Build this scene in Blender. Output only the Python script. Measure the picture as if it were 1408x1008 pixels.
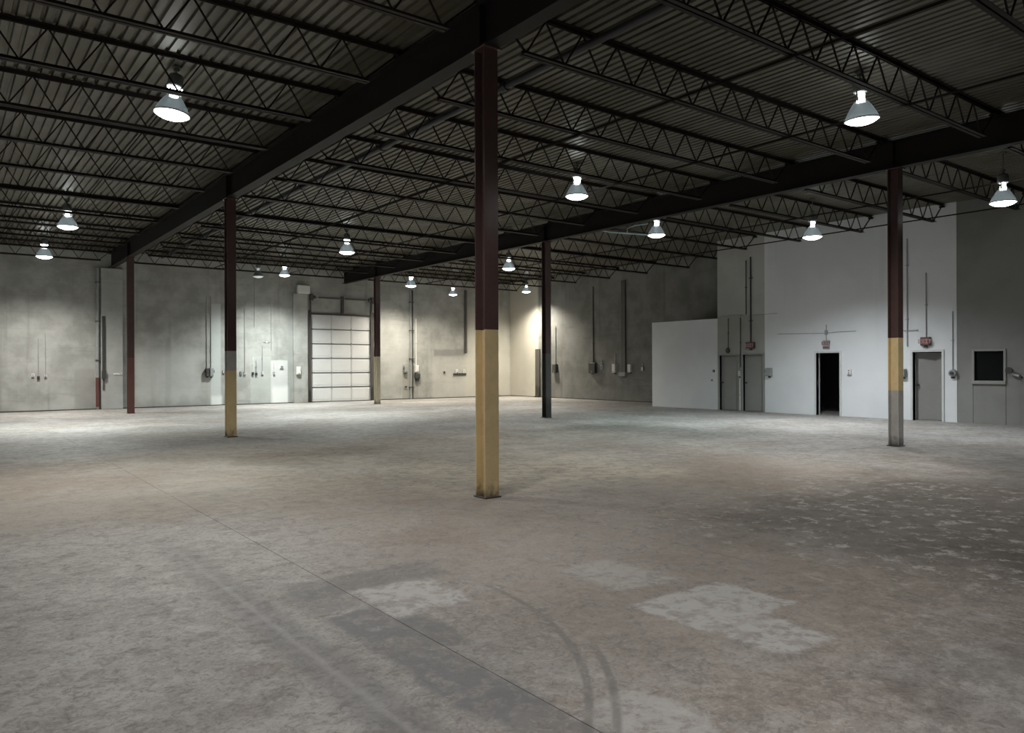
import bpy, math, random
from mathutils import Vector, Matrix
random.seed(7)
for o in list(bpy.data.objects): bpy.data.objects.remove(o, do_unlink=True)
scene = bpy.context.scene
COL = scene.collection
R = math.radians

# ------------------------------------------------------------------ camera
CAM_H = 1.6
cd = bpy.data.cameras.new('camera'); cam = bpy.data.objects.new('camera', cd); COL.objects.link(cam)
cd.sensor_fit = 'HORIZONTAL'; cd.sensor_width = 36.0; cd.lens = 1038.0/1408.0*36.0
cd.clip_start = 0.05; cd.clip_end = 200
yaw, roll = R(37.2), R(-0.2)
F = Vector((math.sin(yaw), math.cos(yaw), 0)); Rt = Vector((math.cos(yaw), -math.sin(yaw), 0)); U = Vector((0, 0, 1))
Rt, U = Rt*math.cos(roll)+U*math.sin(roll), U*math.cos(roll)-Rt*math.sin(roll)
cam.matrix_world = Matrix(((Rt.x, U.x, -F.x, 0), (Rt.y, U.y, -F.y, 0), (Rt.z, U.z, -F.z, CAM_H), (0, 0, 0, 1)))
scene.camera = cam

# ------------------------------------------------------------------ world, exposure
w = bpy.data.worlds.new('world'); scene.world = w; w.use_nodes = True
w.node_tree.nodes['Background'].inputs[0].default_value = (0.6, 0.7, 0.8, 1)
w.node_tree.nodes['Background'].inputs[1].default_value = 0.0
scene.view_settings.view_transform = 'Standard'; scene.view_settings.look = 'None'
scene.view_settings.exposure = 0.0; scene.view_settings.gamma = 1.0
scene.view_settings.use_curve_mapping = False
LAMP_POWER = 1500.0      # downlight of one lamp
SPOT_SIZE, SPOT_BLEND = 142, 1.0
NECK_GLOW, LENS_GLOW = 26.0, 13.0

# ------------------------------------------------------------------ main dimensions (metres)
XC, XD = 5.36, 15.10                      # the two beam lines
YC = (7.57, 17.80, 29.20); YD = (7.32, 18.11, 29.54)
XL, XR, XO = -9.5, 24.85, 22.60           # left wall, right wall, front of the office block
YF, YB = -9.0, 32.90                      # wall behind the camera, back wall
G0, G1 = 5.49, 6.04                       # beam underside and top
DECK = 6.14
BOT = 5.60                                # joist bottom chord

# ------------------------------------------------------------------ node helpers
class NT:
    def __init__(s, name):
        s.m = bpy.data.materials.new(name); s.m.use_nodes = True
        s.t = s.m.node_tree; s.b = s.t.nodes['Principled BSDF']; s.out = s.t.nodes['Material Output']
        s.P = s.n('ShaderNodeNewGeometry').outputs['Position']
        sp = s.n('ShaderNodeSeparateXYZ'); s.l(s.P, sp.inputs[0]); s.x, s.y, s.z = sp.outputs
    def n(s, k): return s.t.nodes.new(k)
    def l(s, a, b): s.t.links.new(a, b)
    def put(s, sock, v):
        if hasattr(v, 'links') or isinstance(v, bpy.types.NodeSocket): s.l(v, sock)
        elif isinstance(v, tuple) and len(v) == 3 and sock.type == 'RGBA': sock.default_value = (*v, 1)
        else: sock.default_value = v
    def math(s, op, a, b=0.0, c=0.0, clamp=False):
        q = s.n('ShaderNodeMath'); q.operation = op; q.use_clamp = clamp
        for i, v in enumerate((a, b, c)): s.put(q.inputs[i], v)
        return q.outputs[0]
    def add(s, a, b): return s.math('ADD', a, b)
    def mul(s, a, b): return s.math('MULTIPLY', a, b)
    def noise(s, scale, detail=4, rough=0.55, vec=None, dist=0.0, off=0.0):
        q = s.n('ShaderNodeTexNoise'); q.inputs['Scale'].default_value = scale
        q.inputs['Detail'].default_value = detail; q.inputs['Roughness'].default_value = rough
        q.inputs['Distortion'].default_value = dist
        v = vec or s.P
        if off:
            a = s.n('ShaderNodeVectorMath'); a.operation = 'ADD'; s.l(v, a.inputs[0]); a.inputs[1].default_value = (off, off*1.7, off*.6); v = a.outputs[0]
        s.l(v, q.inputs['Vector']); return q.outputs['Fac']
    def scaled(s, sx, sy, sz):
        a = s.n('ShaderNodeVectorMath'); a.operation = 'MULTIPLY'; s.l(s.P, a.inputs[0]); a.inputs[1].default_value = (sx, sy, sz); return a.outputs[0]
    def step(s, v, a, b, lo=0.0, hi=1.0):
        q = s.n('ShaderNodeMapRange'); q.interpolation_type = 'SMOOTHSTEP'; q.clamp = True
        s.put(q.inputs[0], v); q.inputs[1].default_value = a; q.inputs[2].default_value = b
        q.inputs[3].default_value = lo; q.inputs[4].default_value = hi
        return q.outputs[0]
    def band(s, v, a, b, e=0.05):
        return s.mul(s.step(v, a-e, a+e), s.step(v, b-e, b+e, 1, 0))
    def mix(s, a, b, f, mode='MIX'):
        q = s.n('ShaderNodeMix'); q.data_type = 'RGBA'; q.blend_type = mode; q.clamp_factor = True
        s.put(q.inputs[0], f); s.put(q.inputs[6], a); s.put(q.inputs[7], b); return q.outputs[2]
    def scalecol(s, c, v):
        q = s.n('ShaderNodeVectorMath'); q.operation = 'SCALE'; s.put(q.inputs[0], c); s.put(q.inputs[3], v); return q.outputs[0]
    def bump(s, h, strength=0.3, dist=0.01):
        q = s.n('ShaderNodeBump'); q.inputs['Strength'].default_value = strength; q.inputs['Distance'].default_value = dist
        s.l(h, q.inputs['Height']); s.l(q.outputs[0], s.b.inputs['Normal'])
    def fin(s, col, rough=0.7, metal=0.0, spec=0.5):
        s.put(s.b.inputs['Base Color'], col if not isinstance(col, tuple) else (*col, 1))
        s.put(s.b.inputs['Roughness'], rough); s.put(s.b.inputs['Metallic'], metal)
        s.b.inputs['Specular IOR Level'].default_value = spec
        return s.m

def paint(name, col, rough=0.45, var=0.25, scale=6.0, metal=0.0, spec=0.5, dirt=None, dirtz=0.0):
    t = NT(name)
    n1 = t.noise(scale, 5, .6); n2 = t.noise(scale*6, 3, .6, off=3.1)
    v = t.add(t.mul(n1, var*1.4), t.mul(n2, var*.6)); v = t.add(v, 1-var)
    c = t.scalecol(t.mix(col, col, 0.0), v)
    if dirt:
        f = t.mul(t.step(t.add(t.z, t.mul(t.noise(9, 4, .6), -.5)), dirtz-.35, dirtz-.05, 1, 0), .85)
        c = t.mix(c, dirt, f)
    return t.fin(c, rough, metal, spec)

M = {}
M['maroon'] = paint('maroon_paint', (.098, .060, .057), .2, .3, 3)
M['red'] = paint('red_oxide_paint', (.12, .048, .040), .42, .35, 4)
M['yellow'] = paint('yellow_paint', (.68, .54, .305), .5, .3, 5, dirt=(.06, .045, .045), dirtz=.03)
M['pale_yellow'] = paint('faded_yellow_paint', (.55, .50, .38), .55, .3, 5, dirt=(.12, .1, .09), dirtz=.03)
M['pale_grey'] = paint('worn_grey_paint', (.42, .41, .40), .55, .35, 5, dirt=(.07, .065, .06), dirtz=.05)
M['dark_grey'] = paint('dark_grey_paint', (.090, .084, .078), .35, .35, 4, dirt=(.03, .03, .028), dirtz=.5)
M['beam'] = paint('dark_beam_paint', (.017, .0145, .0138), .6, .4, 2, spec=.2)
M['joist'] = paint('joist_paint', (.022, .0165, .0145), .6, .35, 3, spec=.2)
M['pipe'] = paint('black_iron_pipe', (.035, .036, .045), .45, .3, 5)
M['steel'] = paint('steel', (.35, .36, .36), .4, .3, 12, metal=.7)
M['galv'] = paint('galvanised', (.42, .43, .43), .45, .25, 14, metal=.4)
M['greybox'] = paint('grey_enamel', (.30, .31, .31), .45, .25, 12)
M['darkbox'] = paint('dark_enamel', (.05, .052, .05), .45, .3, 12)
M['whitebox'] = paint('white_plastic', (.72, .72, .70), .45, .12, 12)
M['black'] = paint('black_rubber', (.02, .02, .02), .7, .2, 12)
M['door_grey'] = paint('grey_door_paint', (.27, .265, .25), .5, .15, 3)
M['frame_white'] = paint('frame_paint', (.60, .61, .60), .5, .12, 4)
M['frame_grey'] = paint('grey_frame_paint', (.30, .30, .28), .5, .15, 4)
M['garage_stile'] = paint('overhead_door_stile', (.50, .51, .51), .5, .1, 4)
M['garage'] = paint('overhead_door_paint', (.70, .71, .71), .45, .1, 2)
M['garage_edge'] = paint('overhead_door_edge', (.10, .11, .11), .5, .2, 6)
M['exitpink'] = paint('faded_letter_paint', (.42, .30, .29), .5, .2, 10)
M['exitred'] = paint('faded_red_plastic', (.20, .075, .07), .5, .3, 10)
M['ballast'] = paint('ballast_enamel', (.12, .13, .13), .5, .2, 12)
M['teal'] = paint('teal_conduit_paint', (.55, .75, .78), .4, .15, 10)
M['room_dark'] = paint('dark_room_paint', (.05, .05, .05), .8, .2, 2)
M['plaster'] = paint('roof_board', (.2, .2, .19), .8, .2, 2)

def emis(name, col, st):
    t = NT(name); t.b.inputs['Base Color'].default_value = (*col, 1)
    t.b.inputs['Emission Color'].default_value = (*col, 1); t.b.inputs['Emission Strength'].default_value = st
    return t.m
M['lens'] = emis('lit_lens', (.97, 1, 1), LENS_GLOW)
M['neck'] = emis('lit_lamp_neck', (.95, 1, 1), NECK_GLOW)
M['lens_dim'] = emis('dim_lens', (.9, .95, .93), .22)
M['neck_dim'] = emis('dim_lamp_neck', (.9, .95, .93), .35)

def reflector_mat():
    t = NT('prismatic_reflector')
    t.b.inputs['Base Color'].default_value = (.16, .19, .20, 1); t.b.inputs['Roughness'].default_value = .3
    tr = t.n('ShaderNodeBsdfTransparent'); mx = t.n('ShaderNodeMixShader'); mx.inputs[0].default_value = .93
    t.l(tr.outputs[0], mx.inputs[1]); t.l(t.b.outputs[0], mx.inputs[2]); t.l(mx.outputs[0], t.out.inputs[0])
    return t.m
M['reflector'] = reflector_mat()

def glass_mat():
    t = NT('window_glass'); t.b.inputs['Base Color'].default_value = (.02, .022, .022, 1); t.b.inputs['Roughness'].default_value = .06
    tr = t.n('ShaderNodeBsdfTransparent'); tr.inputs[0].default_value = (.75, .8, .78, 1)
    mx = t.n('ShaderNodeMixShader'); mx.inputs[0].default_value = .35
    t.l(tr.outputs[0], mx.inputs[1]); t.l(t.b.outputs[0], mx.inputs[2]); t.l(mx.outputs[0], t.out.inputs[0])
    return t.m
M['glass'] = glass_mat()

def deck_mat():
    t = NT('steel_deck')
    n1 = t.noise(.5, 4, .6); n2 = t.noise(2.2, 5, .65, dist=.6, off=5); n3 = t.noise(1, 4, .6, vec=t.scaled(9, .5, 1))
    c = t.mix((.090, .084, .056), (.140, .133, .105), t.step(n1, .4, .6))
    c = t.mix(c, (.17, .17, .158), t.mul(t.step(n2, .58, .72), .7))
    c = t.mix(c, (.03, .028, .02), t.mul(t.step(n3, .55, .72), .6))
    return t.fin(c, .48, .25)
M['deck'] = deck_mat()

def concrete_wall(name='concrete_wall', k=1.0):
    t = NT(name)
    big = t.noise(.35, 4, .55); mid = t.noise(1.3, 5, .6, off=2); fine = t.noise(9, 5, .65, off=7)
    strk = t.noise(1, 5, .6, vec=t.scaled(2.2, 2.2, .12)); hor = t.noise(1, 4, .6, vec=t.scaled(.35, .35, 2.4), off=4)
    c = t.mix((.30, .305, .285), (.42, .425, .405), t.step(mid, .34, .66))
    c = t.mix(c, (.52, .525, .51), t.mul(t.step(big, .5, .68), .6))
    c = t.mix(c, (.19, .19, .17), t.mul(t.step(strk, .54, .7), .5))
    c = t.mix(c, (.22, .22, .2), t.mul(t.step(hor, .58, .72), .4))
    c = t.mix(c, (.12, .12, .11), t.mul(t.step(fine, .62, .78), .25))
    crs = t.math('FRACT', t.mul(t.z, 1/.61)); c = t.mix(c, (.20, .20, .185), t.mul(t.step(crs, .035, .01), .22))
    isb = t.step(t.y, YB-.5, YB-.45)                       # features of the back wall only
    ed = t.mul(t.add(mid, -.5), .25)
    zx, zz = t.add(t.x, t.mul(ed, .12)), t.add(t.z, ed)
    def patch(c, x0, x1, z0, z1, col, f, e=.03):
        return t.mix(c, col, t.mul(t.mul(t.mul(t.band(zx, x0, x1, e), t.band(zz, z0, z1, e*1.5)), isb), f))
    c = patch(c, 9.10, 9.50, -.2, 4.3, (.56, .60, .60), .7)       # pale strip beside the disconnect
    c = patch(c, 9.1, 9.55, -.2, .42, (.75, .78, .76), .9, .08)
    c = patch(c, 11.63, 12.40, -.2, 1.9, (.62, .64, .63), .75)     # whitewashed panel
    c = patch(c, 11.70, 12.45, -.2, .75, (.80, .82, .80), .8, .1)
    c = patch(c, 10.75, 11.65, -.2, 2.1, (.47, .50, .48), .55)
    c = patch(c, 12.40, 12.62, -.2, 3.9, (.30, .32, .30), .5)
    c = patch(c, 6.2, 8.6, .15, 2.3, (.60, .63, .61), .5, .25)
    c = patch(c, 4.1, 4.78, -.2, 1.6, (.28, .28, .26), .55, .06)
    c = patch(c, 18.18, 19.08, -.2, 1.72, (.30, .295, .265), .8)   # dirty strip behind the pipes
    c = patch(c, 20.0, 21.85, 2.15, 2.5, (.20, .20, .19), .7, .05)
    c = patch(c, 19.9, 24.8, -.2, 2.0, (.56, .55, .51), .5, .15)
    c = patch(c, 21.9, 24.8, -.2, 4.6, (.56, .54, .47), .55, .2)
    c = patch(c, 5.0, 5.75, -.2, 5.0, (.44, .46, .46), .4, .04)
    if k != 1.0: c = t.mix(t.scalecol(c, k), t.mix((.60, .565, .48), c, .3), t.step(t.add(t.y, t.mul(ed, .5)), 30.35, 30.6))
    t.bump(t.add(fine, t.mul(mid, 1.5)), .25, .02)
    return t.fin(c, .75)
M['concrete'] = concrete_wall()
M['concrete_shaded'] = concrete_wall('shaded_concrete_wall', .52)  # darker copy of the same concrete; the rear wall's shade is in its colour

def flatwall(name, c0, c1, stain, f):
    t = NT(name)
    big = t.noise(.5, 4, .55); fine = t.noise(5, 5, .65, off=7)
    strk = t.noise(1, 5, .6, vec=t.scaled(1.6, 1.6, .1))
    c = t.mix(c0, c1, t.step(big, .36, .64))
    c = t.mix(c, stain, t.mul(t.step(strk, .55, .72), f))
    c = t.mix(c, stain, t.mul(t.step(fine, .60, .78), f*.6))
    t.bump(fine, .1, .01)
    return t.fin(c, .6)
M['white_wall'] = flatwall('white_painted_wall', (.69, .71, .73), (.76, .775, .79), (.56, .58, .59), .35)
M['beige_wall'] = flatwall('grey_beige_wall', (.33, .325, .30), (.40, .395, .37), (.26, .25, .225), .6)
M['upper_beige'] = flatwall('pale_beige_wall', (.40, .40, .385), (.50, .50, .48), (.30, .30, .27), .6)
M['conc_right'] = flatwall('grey_concrete_wall', (.20, .20, .187), (.26, .26, .247), (.145, .145, .13), .55)

def circ3(a, b, c):
    (ax, ay), (bx, by), (cx, cy) = a, b, c
    d = 2*(ax*(by-cy)+bx*(cy-ay)+cx*(ay-by))
    ux = ((ax*ax+ay*ay)*(by-cy)+(bx*bx+by*by)*(cy-ay)+(cx*cx+cy*cy)*(ay-by))/d
    uy = ((ax*ax+ay*ay)*(cx-bx)+(bx*bx+by*by)*(ax-cx)+(cx*cx+cy*cy)*(bx-ax))/d
    return ux, uy, math.hypot(ax-ux, ay-uy)

def floor_mat():
    t = NT('worn_concrete_floor')
    big = t.noise(.16, 3, .5); mid = t.noise(.75, 5, .6, off=3, dist=.4); sm = t.noise(4.5, 6, .68, off=1, dist=.8)
    fine = t.noise(17, 6, .72, off=8, dist=1.1); brn = t.noise(.42, 4, .6, off=12)
    grain = t.noise(70, 3, .7, off=2)
    f2 = t.noise(48, 6, .75, off=14, dist=.3); med = t.noise(9, 7, .72, off=17, dist=.25)
    c = t.mix((.230, .218, .204), (.316, .305, .291), t.step(mid, .38, .62))
    c = t.mix(c, (.36, .352, .338), t.mul(t.step(big, .45, .62), .5))
    c = t.mix(c, (.21, .172, .143), t.mul(t.step(brn, .47, .62), .55))
    c = t.mix(c, (.160, .147, .135), t.mul(t.step(sm, .51, .64), .50))
    c = t.mix(c, (.38, .37, .355), t.mul(t.step(sm, .48, .38), .30))
    c = t.mix(c, (.130, .119, .110), t.mul(t.step(med, .53, .64), .32))
    c = t.mix(c, (.42, .41, .395), t.mul(t.step(med, .47, .38), .16))
    c = t.mix(c, (.105, .096, .090), t.mul(t.step(fine, .52, .61), .48))
    c = t.mix(c, (.47, .46, .445), t.mul(t.step(fine, .46, .37), .30))
    c = t.mix(c, (.085, .08, .075), t.mul(t.step(f2, .53, .62), .34))
    c = t.mix(c, (.46, .455, .44), t.mul(t.step(f2, .45, .36), .22))
    # edges of the patches wander with the grain
    wx = t.add(t.x, t.mul(t.add(t.noise(3.5, 8, .75, off=27), -.5), .36)); wy = t.add(t.y, t.mul(t.add(t.noise(3.5, 8, .75, off=21), -.5), .36))
    hole = t.add(.30, t.mul(t.step(t.add(t.mul(sm, .5), t.mul(med, .5)), .56, .47), .70))
    def rect(c, x0, x1, y0, y1, col, f, e=.04):
        return t.mix(c, col, t.mul(t.mul(t.mul(t.band(wx, x0, x1, e), t.band(wy, y0, y1, e)), hole), f))
    brown = (.175, .145, .12); dark = (.135, .135, .138); pale = (.37, .365, .355)
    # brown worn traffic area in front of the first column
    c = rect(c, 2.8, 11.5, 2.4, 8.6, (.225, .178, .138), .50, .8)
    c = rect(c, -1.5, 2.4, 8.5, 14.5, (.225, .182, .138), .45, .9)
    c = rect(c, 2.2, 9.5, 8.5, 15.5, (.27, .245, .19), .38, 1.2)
    # broad darker and paler areas of the floor
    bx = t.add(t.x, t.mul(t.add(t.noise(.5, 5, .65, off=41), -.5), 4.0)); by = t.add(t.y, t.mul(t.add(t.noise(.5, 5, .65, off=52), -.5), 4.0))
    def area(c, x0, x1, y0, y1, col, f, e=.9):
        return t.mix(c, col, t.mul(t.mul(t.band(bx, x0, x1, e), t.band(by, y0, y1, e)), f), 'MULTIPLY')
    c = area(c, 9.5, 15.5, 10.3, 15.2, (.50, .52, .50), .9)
    c = area(c, 6.6, 15, 0.2, 5.4, (.36, .345, .335), .9)  # weaker lamp light at the right, painted into the floor colour
    c = area(c, 3.4, 9, -3, 2.0, (.46, .44, .43), .9, .6)  # light falling off at near right, painted as a darker tone
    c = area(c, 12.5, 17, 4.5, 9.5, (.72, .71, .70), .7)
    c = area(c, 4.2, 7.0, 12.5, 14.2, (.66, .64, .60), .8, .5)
    c = t.mix(c, (.50, .455, .36), t.mul(t.mul(t.band(bx, 5.6, 9.4, .9), t.band(by, 7.6, 10.4, .9)), t.add(.2, t.mul(t.step(sm, .60, .42), .45))))  # brightly lit floor by the first column, painted into the colour
    # oil-dark smooth stains either side of the joint
    c = rect(c, 1.93, 2.30, 2.75, 4.55, dark, .85, .05)
    c = rect(c, 2.30, 2.50, 3.62, 4.30, dark, .85, .04)
    c = rect(c, 1.98, 2.32, 2.1, 3.02, dark, .7, .05)
    c = rect(c, 1.95, 3.15, 4.95, 5.40, dark, .65, .06)
    c = rect(c, 1.85, 2.25, 4.65, 5.2, dark, .55, .06)
    # pale patches
    c = rect(c, 3.66, 4.60, 2.90, 3.55, pale, .95, .025)
    c = rect(c, 3.73, 4.20, 2.40, 2.88, pale, .92, .03)
    c = rect(c, 3.85, 4.42, 3.78, 4.50, pale, .6, .07)
    c = rect(c, 2.32, 2.92, 4.30, 4.98, pale, .85, .05)
    c = rect(c, 2.34, 2.75, 2.1, 2.62, pale, .7, .05)
    # chalky scuffs to the right
    reg = t.mul(t.band(t.x, 5.6, 11, 1.0), t.band(t.y, .8, 5.8, 1.2))
    sc = t.noise(5.5, 9, .78, off=31, dist=.1)
    c = t.mix(c, (.60, .585, .57), t.mul(t.mul(t.step(sc, .53, .62), reg), .5))
    # pale stripe with dark shoulders
    sy = t.mul(t.step(t.y, 1.4, 2.0), t.step(t.y, 4.8, 9, 1, 0))
    wob = t.add(t.x, t.mul(t.add(fine, -.5), .05))
    c = t.mix(c, dark, t.mul(t.mul(t.band(wob, 1.50, 1.78, .06), sy), .5))
    c = t.mix(c, (.34, .335, .325), t.mul(t.mul(t.band(wob, 1.63, 1.67, .02), sy), .35))
    # curved tyre marks
    for (a, b, d, y0, y1) in (((3.14, 4.01), (2.97, 3.44), (2.36, 2.54), 1.9, 4.6), ((2.86, 2.96), (2.59, 2.60), (2.36, 2.36), 1.9, 3.15)):
        cx, cy, rr = circ3(a, b, d)
        dx = t.add(t.x, -cx); dy = t.add(t.y, -cy)
        r = t.math('SQRT', t.add(t.mul(dx, dx), t.mul(dy, dy)))
        f = t.mul(t.band(r, rr-.022, rr+.022, .012), t.band(t.y, y0, y1, .25))
        c = t.mix(c, (.13, .125, .12), t.mul(t.mul(f, hole), .7))
    t.bump(t.add(t.mul(sm, .6), t.mul(fine, .4)), .35, .008)
    rg = t.step(sm, .3, .7, .50, .72)
    return t.fin(c, rg, 0, .35)
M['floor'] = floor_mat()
M['joint'] = paint('joint_dirt', (.14, .132, .12), .9, .3, 10)

# ------------------------------------------------------------------ mesh helpers
class MB:
    def __init__(s): s.v = []; s.f = []; s.sm = []
    def add(s, vs, fs, smooth=False):
        o = len(s.v); s.v += [tuple(p) for p in vs]; s.f += [tuple(i+o for i in f) for f in fs]; s.sm += [smooth]*len(fs); return s
    def box(s, x0, x1, y0, y1, z0, z1):
        return s.add([(x, y, z) for z in (z0, z1) for y in (y0, y1) for x in (x0, x1)],
                     [(0, 2, 3, 1), (4, 5, 7, 6), (0, 1, 5, 4), (2, 6, 7, 3), (0, 4, 6, 2), (1, 3, 7, 5)])
    def bev(s, x0, x1, y0, y1, z0, z1, b=.01):
        # box with all edges chamfered (26 faces)
        import itertools
        vs = []; idx = {}
        X = (x0, x1); Y = (y0, y1); Z = (z0, z1)
        for i, j, k in itertools.product((0, 1), repeat=3):
            p = (X[i], Y[j], Z[k]); d = (1-2*i, 1-2*j, 1-2*k)
            for a in range(3):
                q = [p[c]+(0 if c == a else d[c]*b) for c in range(3)]
                idx[(i, j, k, a)] = len(vs); vs.append(q)
        fs = []
        for a in range(3):
            o = [c for c in range(3) if c != a]
            for sgn in (0, 1):
                loop = []
                for u, v_ in ((0, 0), (1, 0), (1, 1), (0, 1)):
                    t = [0, 0, 0]; t[a] = sgn; t[o[0]] = u; t[o[1]] = v_; loop.append(idx[(*t, a)])
                fs.append(tuple(loop))
        for a in range(3):                       # edges along axis a
            o = [c for c in range(3) if c != a]
            for u in (0, 1):
                for v_ in (0, 1):
                    t0 = [0, 0, 0]; t0[o[0]] = u; t0[o[1]] = v_; t1 = list(t0); t1[a] = 1
                    fs.append((idx[(*t0, o[0])], idx[(*t1, o[0])], idx[(*t1, o[1])], idx[(*t0, o[1])]))
        for i, j, k in itertools.product((0, 1), repeat=3):
            fs.append((idx[(i, j, k, 0)], idx[(i, j, k, 1)], idx[(i, j, k, 2)]))
        # orient outwards
        c = Vector(((x0+x1)/2, (y0+y1)/2, (z0+z1)/2)); out = []
        for f in fs:
            p = [Vector(vs[i]) for i in f]; nrm = (p[1]-p[0]).cross(p[2]-p[0])
            out.append(f if nrm.dot(sum(p, Vector())/len(p)-c) > 0 else tuple(reversed(f)))
        return s.add(vs, out)
    def tube(s, pts, r, n=10, cap=True, smooth=True):
        pts = [Vector(p) for p in pts]; rings = []
        for i, p in enumerate(pts):
            a = (pts[min(i+1, len(pts)-1)]-pts[max(i-1, 0)]).normalized()
            ref = Vector((0, 0, 1)) if abs(a.z) < .9 else Vector((1, 0, 0))
            u = a.cross(ref).normalized(); v = a.cross(u).normalized()
            rings.append([p+u*(r*math.cos(2*math.pi*k/n))+v*(r*math.sin(2*math.pi*k/n)) for k in range(n)])
        vs = [q for rg in rings for q in rg]; fs = []
        for i in range(len(pts)-1):
            for k in range(n):
                a, b = i*n+k, i*n+(k+1) % n; fs.append((a, a+n, b+n, b))
        s.add(vs, fs, smooth)
        if cap: s.add(rings[0], [tuple(range(n))]); s.add(rings[-1], [tuple(reversed(range(n)))])
        return s
    def bar(s, p, q, w, h=None):
        # square bar between two points
        h = h or w; p, q = Vector(p), Vector(q); a = (q-p).normalized()
        ref = Vector((0, 1, 0)) if abs(a.y) < .9 else Vector((1, 0, 0))
        u = a.cross(ref).normalized(); v = a.cross(u).normalized()
        vs = [c+u*(sx*w/2)+v*(sy*h/2) for c in (p, q) for sx, sy in ((-1, -1), (1, -1), (1, 1), (-1, 1))]
        return s.add(vs, [(0, 1, 2, 3), (7, 6, 5, 4), (0, 4, 5, 1), (1, 5, 6, 2), (2, 6, 7, 3), (3, 7, 4, 0)])
    def lathe(s, prof, c=(0, 0, 0), n=28, cap0=False, cap1=False, smooth=True):
        vs = [(c[0]+r*math.cos(2*math.pi*k/n), c[1]+r*math.sin(2*math.pi*k/n), c[2]+z) for r, z in prof for k in range(n)]; fs = []
        for i in range(len(prof)-1):
            for k in range(n):
                a, b = i*n+k, i*n+(k+1) % n; fs.append((a, b, b+n, a+n))
        s.add(vs, fs, smooth)
        if cap0: s.add(vs[:n], [tuple(reversed(range(n)))])
        if cap1: s.add(vs[-n:], [tuple(range(n))])
        return s
    def disc_x(s, x0, x1, y, z, r, n=20, r1=None):
        # short cylinder with axis along X
        r1 = r1 or r
        vs = [(x, y+q*math.cos(2*math.pi*k/n), z+q*math.sin(2*math.pi*k/n)) for x, q in ((x0, r), (x1, r1)) for k in range(n)]
        fs = [(k, (k+1) % n, n+(k+1) % n, n+k) for k in range(n)]+[tuple(reversed(range(n))), tuple(range(n, 2*n))]
        return s.add(vs, fs)
    def mesh(s, name, off=(0, 0, 0)):
        me = bpy.data.meshes.new(name)
        me.from_pydata([(p[0]-off[0], p[1]-off[1], p[2]-off[2]) for p in s.v], [], s.f)
        me.polygons.foreach_set('use_smooth', s.sm); me.update(); return me

def wloc(o):
    v = Vector(o.location)
    return v if o.parent is None else v+wloc(o.parent)
def part(name, mb, mat, parent=None, label=None, loc=None):
    """mesh object from world coordinates; origin at loc (or at the parent's origin)"""
    base = Vector(loc) if loc is not None else (wloc(parent) if parent else Vector((0, 0, 0)))
    o = bpy.data.objects.new(name, mb.mesh(name, base)); COL.objects.link(o)
    o.data.materials.append(M[mat] if isinstance(mat, str) else mat)
    if parent: o.parent = parent; o.location = base-wloc(parent)
    else: o.location = base
    if label: o['label'] = label
    return o
def tag(o, label, cat, group=None, kind=None):
    o['label'] = label; o['category'] = cat
    if group: o['group'] = group
    if kind: o['kind'] = kind
    return o
def thing(name, label, cat, loc=(0, 0, 0), group=None, kind=None):
    o = bpy.data.objects.new(name, None); COL.objects.link(o); o.location = loc; o.empty_display_size = .2
    return tag(o, label, cat, group, kind)
def child(o, me, name, parent, loc=(0, 0, 0)):
    c = bpy.data.objects.new(name, me); COL.objects.link(c); c.parent = parent; c.location = loc; return c
def copy_tree(o, parent=None):
    c = o.copy(); COL.objects.link(c)
    if parent: c.parent = parent
    for ch in o.children: copy_tree(ch, c)
    return c
ORD = 'zeroth first second third fourth fifth sixth seventh eighth ninth tenth eleventh twelfth thirteenth fourteenth fifteenth sixteenth seventeenth eighteenth'.split()

# ------------------------------------------------------------------ floor: poured slabs with open joints
fl = part('floor', MB().box(XL-.3, XR+.3, YF-.3, YB+.3, -.25, -.03), 'joint')
tag(fl, 'worn grey and brown concrete warehouse floor with saw-cut joints', 'floor', kind='structure')
xs = [5.28-2.98*k for k in range(5, 0, -1)]+[5.28+3.27*k for k in range(0, 6)]
xs = [XL-.3]+[x for x in xs if XL+.3 < x < XR-.3]+[XR+.3]
ys = [YF-.3, -2.6, 7.50, 17.9, 29.2, YB+.3]
g = .002
for i in range(len(xs)-1):
    for j in range(len(ys)-1):
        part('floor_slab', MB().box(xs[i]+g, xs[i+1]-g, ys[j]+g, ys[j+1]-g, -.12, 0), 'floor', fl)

# ------------------------------------------------------------------ ceiling: ribbed steel deck in sheets on a roof slab
ce = part('ceiling', MB().box(XL-.3, XR+.3, YF-.3, YB+.3, DECK+.06, DECK+.25), 'plaster')
tag(ce, 'dark ribbed steel roof deck above the bar joists', 'ceiling', kind='structure')
def deck_mesh(width=.914, ribs=6):
    p = width/ribs; prof = []
    for k in range(ribs):
        x = k*p
        prof += [(x, 0), (x+.088, 0), (x+.101, .038), (x+p-.013, .038)]
    prof.append((ribs*p-.004, 0))
    mb = MB(); L0, L1 = YF-.2, YB+.2
    vs = [(x, y, z) for y in (L0, L1) for x, z in prof]; n = len(prof)
    mb.add(vs, [(k, k+n, k+1+n, k+1) for k in range(n-1)])
    return mb.mesh('deck_sheet')
dm = deck_mesh(); dm.materials.append(M['deck'])
x = XL-.2
while x < XR:
    child(None, dm, 'deck_sheet', ce, (x, 0, DECK)) if False else None
    c = bpy.data.objects.new('deck_sheet', dm); COL.objects.link(c); c.parent = ce; c.location = (x, 0, DECK)
    x += .914

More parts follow.
